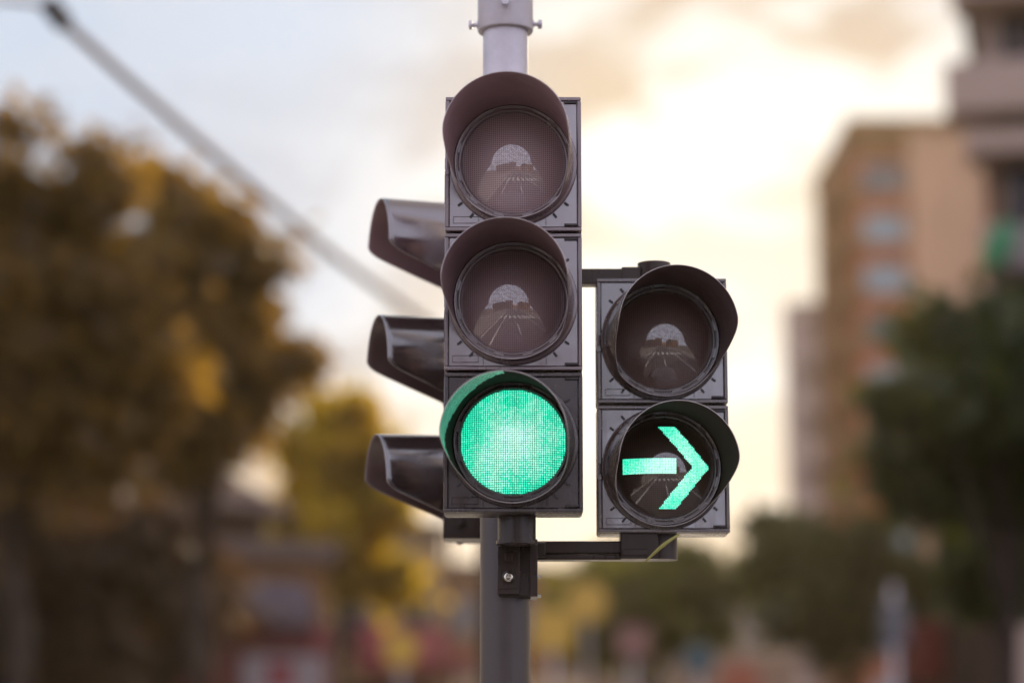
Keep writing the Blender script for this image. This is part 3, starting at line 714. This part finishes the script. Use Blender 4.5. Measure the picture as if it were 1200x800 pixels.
# tall apartment block
YT = 140
def tx(px): return (px - 600) * YT / F
xa, xb_, xc, xd = tx(1010), tx(1078), tx(1260), tx(966)
H = at(1100, 152, YT).z
rt_ = empty('apartment_tower', (xa, YT, 0), R(0), 'tall apartment block of orange brick and peach walls with rounded balconies, right', 'apartment building')
addbox(rt_, 'side_wall', M['peach'], xb_ - xa, xc - xa, 0, 16, 0, H)
addbox(rt_, 'brick_wall', M['brick_o'], 0, xb_ - xa - .002, .5, 15, 0, H - 1.4)
addbox(rt_, 'roof', M['ochre'], -.3, xc - xa + .3, -.35, 16.4, H, H + .7)
addbox(rt_, 'roof_step', M['ochre'], -.25, xb_ - xa - .01, .2, 14, H - 1.4, H - .01)
nf = 13; pit = (at(1050, 205, YT).z - at(1050, 382, YT).z) / 3
for k in range(nf):
    zc_ = at(1050, 207, YT).z - k * pit
    if zc_ < 2: break
    x0, x1 = tx(1024) - xa, tx(1072) - xa
    fb = MB(); fb.box(x0 - .12, x1 + .12, .30, .498, zc_ - .95, zc_ - .82).box(x0 - .1, x0, .38, .498, zc_ - .82, zc_ + .82).box(x1, x1 + .1, .38, .498, zc_ - .82, zc_ + .82).box(x0 - .1, x1 + .1, .38, .498, zc_ + .821, zc_ + .9)
    fo = fb.build('window', M['frame'], rt_)
    MB().box(x0 + .001, x1 - .001, .46, .495, zc_ - .819, zc_ + .819).build('pane', M['curtain'] if k % 3 else M['blue_grey'], fo)
    # rounded balconies on the left corner
    for (xr, top_py, rad, yy, nm) in ((tx(1008) - xa, 200, 2.15, 2.4, 'balcony'), (tx(975) - xa, 345, 1.9, 5.0, 'lower_balcony')):
        if zc_ > at(1000, top_py, YT).z: continue
        bb = MB(); n = 20
        arc = lambda r, z: [(xr + .6 - r * math.sin(math.pi * (i / n) ) * 1.0, yy - r * math.cos(math.pi * (i / n)), z) for i in range(n + 1)]
        lo = zc_ - 1.5
        vs = arc(rad, lo) + arc(rad, lo + 1.15) + arc(rad - .12, lo + 1.15) + arc(rad - .12, lo + .18)
        m1 = n + 1
        fs = [(j * m1 + i, j * m1 + i + 1, (j + 1) * m1 + i + 1, (j + 1) * m1 + i) for j in range(3) for i in range(n)]
        fs += [tuple(range(m1)), tuple(3 * m1 + i for i in range(m1))]
        bb.add(vs, fs); bb.build('balcony', M['ochre'] if nm == 'balcony' else M['greybrown'], rt_)
zl1 = at(980, 190, YT).z; zl2 = at(950, 335, YT).z
MB().cyl((tx(1008) - xa, 3.2, 0), (tx(1008) - xa, 3.2, zl1), 1.75, n=28).build('corner_wall', M['ochre'], rt_)
MB().cyl((tx(968) - xa, 6.2, 0), (tx(968) - xa, 6.2, zl2), 1.5, n=28).build('corner_wall', M['greybrown'], rt_)
addbox(rt_, 'rear_wall', M['greybrown'], tx(968) - xa, 1, 6.3, 14, 0, zl2 - .2)

# nearer block at the right edge, with balconies
YB = 46
def bx_(px): return (px - 600) * YB / F
x0 = bx_(1168); HB = 17.5
rb_ = empty('balcony_block', (x0, YB, 0), R(-12.5), 'grey brown block with stacked balconies cut by the right edge of the photo', 'apartment building')
addbox(rb_, 'wall', M['greybrown'], 0, 9, 0, 14, 0, HB)
addbox(rb_, 'roof', M['greyw'], -.4, 9.3, -.4, 14.3, HB, HB + .4)
for (p0, p1, ya_, yb_, mm) in ((1138, 1215, -10, 20, M['greybrown']), (1128, 1215, 92, 150, M['greybrown']), (1150, 1215, 172, 196, M['greybrown']), (1165, 1230, 285, 330, M['greyw']), (1150, 1230, 430, 470, M['greybrown']), (1150, 1230, 590, 630, M['greybrown'])):
    za = at(1170, ya_, YB).z; zb_ = at(1170, yb_, YB).z
    bo = MB().box(bx_(p0) - x0, bx_(p1) - x0 + 1.5, -1.3, -.002, zb_, zb_ + .16).box(bx_(p0) - x0, bx_(p1) - x0 + 1.5, -1.3, -1.2, zb_ + .161, za).box(bx_(p0) - x0, bx_(p0) - x0 + .1, -1.199, -.002, zb_ + .161, za)
    bo.build('balcony', mm, rb_, bevel=.03)
for ya_ in (60, 225, 370, 520):
    za = at(1185, ya_, YB).z
    f_ = addbox(rb_, 'window', M['frame'], .35, 1.7, -.06, -.002, za - .8, za + .8); addbox(rb_, 'pane', M['dark_open'], .42, 1.63, -.07, -.061, za - .72, za + .72).parent = f_
addbox(rb_, 'ochre_panel', M['ochre'], bx_(1172) - x0, bx_(1210) - x0, -.05, -.003, at(1180, 262, YB).z, at(1180, 130, YB).z)
# green hanging banner sign on a bracket
sg = empty('hanging_sign', at(1170, 288, 40), 0, 'green oval hanging sign on the grey brown block at the right edge', 'sign')
sb = MB().lathe([(0.0, .06), (.40, .06), (.44, .03), (.44, -.03), (.40, -.06), (0.0, -.06)], 40, M=Matrix.Rotation(R(28), 4, 'Y') @ Matrix.Diagonal((.55, 1, 1.05, 1)))
sb.build('sign_face', M['green_sign'], sg)
MB().tube([(0, .0, .42), (.25, 0, .50), (.9, 3.0, .55), (1.1, 6.0, .55)], .03, 8).build('bracket', M['bracket'], sg)

# right-hand shops under the trees
A = P2(1065, 60); B = P2(1230, 52)
r, Ln, fh = wall_building('shop', 'brown shop with pale pillars and a red awning at the lower right', A, B, 8, 6.0, M['brown'], 1, 1, win=False)
for k in range(3):
    addbox(r, 'pillar', M['taupe'], .1 + k * 1.4, .45 + k * 1.4, -.5, -.003, .13, 5.5)
addbox(r, 'awning', M['red'], 1.9, 3.6, -1.3, -.51, 3.5, 4.9, bevel=.08)
addbox(r, 'shop_window', M['dark_open'], .5, Ln - .4, -.04, -.002, .13, 3.0)
# pale blue street sign panel, pole
sp = empty('sign_post', P2(1045, 46), 0, 'tall post with a pale blue panel beside the brown shop, lower right', 'sign')
MB().cyl((0, 0, 0), (0, 0, 5.0), .06, n=16).build('post', M['galv_flare'], sp)
z = at(1045, 725, 46).z; addbox(sp, 'panel', M['blue_grey'], -.25, .25, -.12, -.061, z - .5, z + .3, bevel=.02)

# round and square signs on tall posts down the street
M['yellow'] = mat('yellow sign', (0.45, 0.27, 0.03), 0.5); M['teal'] = mat('teal sign', (0.02, 0.055, 0.065), 0.5); M['rose'] = mat('rose sign', (0.16, 0.07, 0.055), 0.5)
for (px, py, Y, rad, mm, lab, rnd_) in (
    (648, 738, 40, .33, M['yellow'], 'square yellow sign on a tall post just right of the signal pole', 0),
    (688, 705, 52, .45, M['yellow'], 'round yellow sign on a tall post, further right of the signal pole', 1),
    (742, 752, 44, .30, M['rose'], 'square rose sign on a post under the arrow light', 0),
    (818, 772, 42, .28, M['teal'], 'round teal sign on a post beside the tan box truck', 1),
    (470, 760, 40, .30, M['yellow'], 'round yellow sign on a post left of the signal pole', 1)):
    p = at(px, py, Y)
    r_ = empty('street_sign', (p.x, Y, 0), 0, lab, 'sign')
    MB().cyl((0, 0, 0), (0, 0, p.z + rad), .035, n=12).build('post', M['galv_flare'], r_)
    bb = MB()
    if rnd_: bb.cyl((0, -.08, p.z), (0, -.045, p.z), rad, n=32)
    else: bb.box(-rad, rad, -.08, -.045, p.z - rad, p.z + rad)
    bb.build('panel', mm, r_, bevel=.006)
# box truck down the street
tk = empty('box_truck', ((865 - 600) * 47 / F, 47, 0.008), 0, 'tan box truck with an orange round mark on its rear, far down the street', 'truck')
addbox(tk, 'cargo_box', M['tan_box'], -1.1, 1.1, 0, 5.2, 1.0, 3.75, bevel=.04)
MB().cyl((0, -.012, 3.15), (0, .0, 3.15), .42, n=32).build('emblem', M['orange'], tk)
addbox(tk, 'door_frame', M['cream'], -1.04, 1.04, -.02, -.002, 1.1, 1.25)
addbox(tk, 'cab', M['white'], -1.0, 1.0, 5.4, 7.1, .7, 2.7, bevel=.15)
addbox(tk, 'chassis', M['tyre'], -.9, .9, .2, 6.8, .55, .98)
for sx2 in (-1, 1):
    for yy in (1.2, 6.0):
        MB().cyl((sx2 * .72, yy, .45), (sx2 * 1.02, yy, .45), .45, n=28).build('wheel', M['tyre'], tk)
    addbox(tk, 'tail_light', M['red'], sx2 * .95 - .1, sx2 * .95 + .1, -.03, -.003, 1.3, 1.5)

# street lamp post behind the head, left of the pole
lp = empty('street_lamp', P2(527, 60), 0, 'slim brown street lamp post standing left of the signal pole, far off', 'street lamp')
MB().cyl((0, 0, 0), (0, 0, 7.2), .12, .07, n=16).build('post', M['ochre'], lp)
MB().tube([(0, 0, 7.1), (.2, 0, 7.5), (.9, 0, 7.7)], .05, 8).build('arm', M['ochre'], lp)
addbox(lp, 'lamp_head', M['greyw'], .8, 1.4, -.14, .14, 7.6, 7.75, bevel=.04)

# ------------------------------------------------------------------ overhead cable
YU = 14.0
top = at(-70, -40, YU)
up = empty('utility_pole', (top.x, YU, 0), 0, 'concrete utility pole outside the left edge that holds the sloping cable by a dark clamp', 'utility pole')
MB().cyl((0, 0, 0), (0, 0, top.z + .8), .15, .10, n=20).build('post', M['conc'], up)
q1 = at(0, 0, YU) - Vector((top.x, YU, 0)); q2 = at(58, 6, YU) - Vector((top.x, YU, 0)); q3 = at(74, 26, YU) - Vector((top.x, YU, 0))
MB().tube([(0, 0, top.z), q1, q2, q3], .018, 8).build('bracket', M['cable'], up)
ib = MB()
for k in range(5):
    c = q2.lerp(q3, k / 4 * 1.1)
    d = (q3 - q2).normalized()
    ib.cyl(c - d * .012, c + d * .02, .065, .045, n=20)
ib.build('insulator', M['insul'], up)
ends = [(76, 28, 14), (170, 112, 15), (300, 223, 16.5), (400, 306, 18), (492, 372, 19.5), (575, 428, 21)]
P_ = [at(*e) for e in ends]
b = MB(); pts = []
for i in range(len(P_) - 1):
    p0 = P_[max(i - 1, 0)]; p1 = P_[i]; p2 = P_[i + 1]; p3 = P_[min(i + 2, len(P_) - 1)]
    for k in range(8):
        t = k / 8
        pts.append(.5 * ((2 * p1) + (p2 - p0) * t + (2 * p0 - 5 * p1 + 4 * p2 - p3) * t * t + (3 * p1 - p0 - 3 * p2 + p3) * t ** 3))
pts.append(P_[-1])
b.tube(pts, .032, 8)
tag(b.build('overhead_cable', M['cable']), 'thick brown cable sloping down the sky from the top left corner to the traffic light', 'cable')
fp = empty('utility_pole', (P_[-1].x, P_[-1].y, 0), 0, 'far wooden pole hidden behind the traffic light, where the sloping cable ends', 'utility pole')
MB().cyl((0, 0, 0), (0, 0, P_[-1].z + .3), .14, .09, n=16).build('post', M['bark'], fp)

# ------------------------------------------------------------------ the street behind the camera, seen in the lenses and glossy plastic
for (nm, lab, xa_, ya_, xb2, yb2, d_, h_, m_) in (
    ('row_house', 'ochre house behind the camera, mirrored in the lenses at the left', 30, -62, 12, -58, 10, 10.5, M['ochre']),
    ('row_house', 'tall brown house added behind the camera to darken the lower signal doors by reflection', 3.4, -100, -14, -100, 10, 19.5, M['brown']),  # added block, height set to darken the green unit's reflection
    ('row_house', 'brown house behind the camera, mirrored in the lenses at the right', -11, -48, -32, -66, 10, 9.5, M['brown']),
    ('row_house', 'peach house behind the camera at the far end of the mirrored street', 16, -110, 4, -110, 10, 9, M['peach'])):
    wall_building(nm, lab, (xa_, ya_), (xb2, yb2), d_, h_, m_, 3, 4)
tree('street_tree', 'round tree behind the camera, mirrored beside the road', -9.0, -32, 7, 4.6, 2.4, 2.4, 3500, .2, M['leaf_dark'], 31, clumps=30)
tree('street_tree', 'narrow tree behind the camera, mirrored beside the ochre house', 10.0, -40, 9, 5.8, 2.2, 3.0, 3500, .2, M['leaf_dark'], 32, clumps=30)

# ------------------------------------------------------------------ sunlit air
hm = bpy.data.materials.new('warm haze'); hm.use_nodes = True; t = hm.node_tree; t.nodes.clear()
ho = N(t, 'ShaderNodeOutputMaterial'); pv = N(t, 'ShaderNodeVolumePrincipled')
pv.inputs['Color'].default_value = (1.0, 0.84, 0.62, 1); pv.inputs['Density'].default_value = HAZE; pv.inputs['Anisotropy'].default_value = 0.62
t.links.new(pv.outputs[0], ho.inputs['Volume'])
tag(MB().box(-760, 760, -320, 960, -2, 46).build('haze', hm), kind='stuff')

# ------------------------------------------------------------------ groups of repeats
GROUPS = {'street_tree': 'trees along the street', 'street_sign': 'signs on tall posts down the street', 'traffic_light': 'traffic lights on the signal pole',
          'shop': 'shops along the street', 'utility_pole': 'poles that hold the overhead cable'}
for o in list(C.objects):
    k = o.name.split('.')[0]
    if o.parent is None and k in GROUPS and 'behind the camera' not in o.get('label', ''): o['group'] = GROUPS[k]
    elif o.parent is None and 'behind the camera' in o.get('label', ''): o['group'] = 'trees mirrored from behind' if k == 'street_tree' else 'houses mirrored from behind'
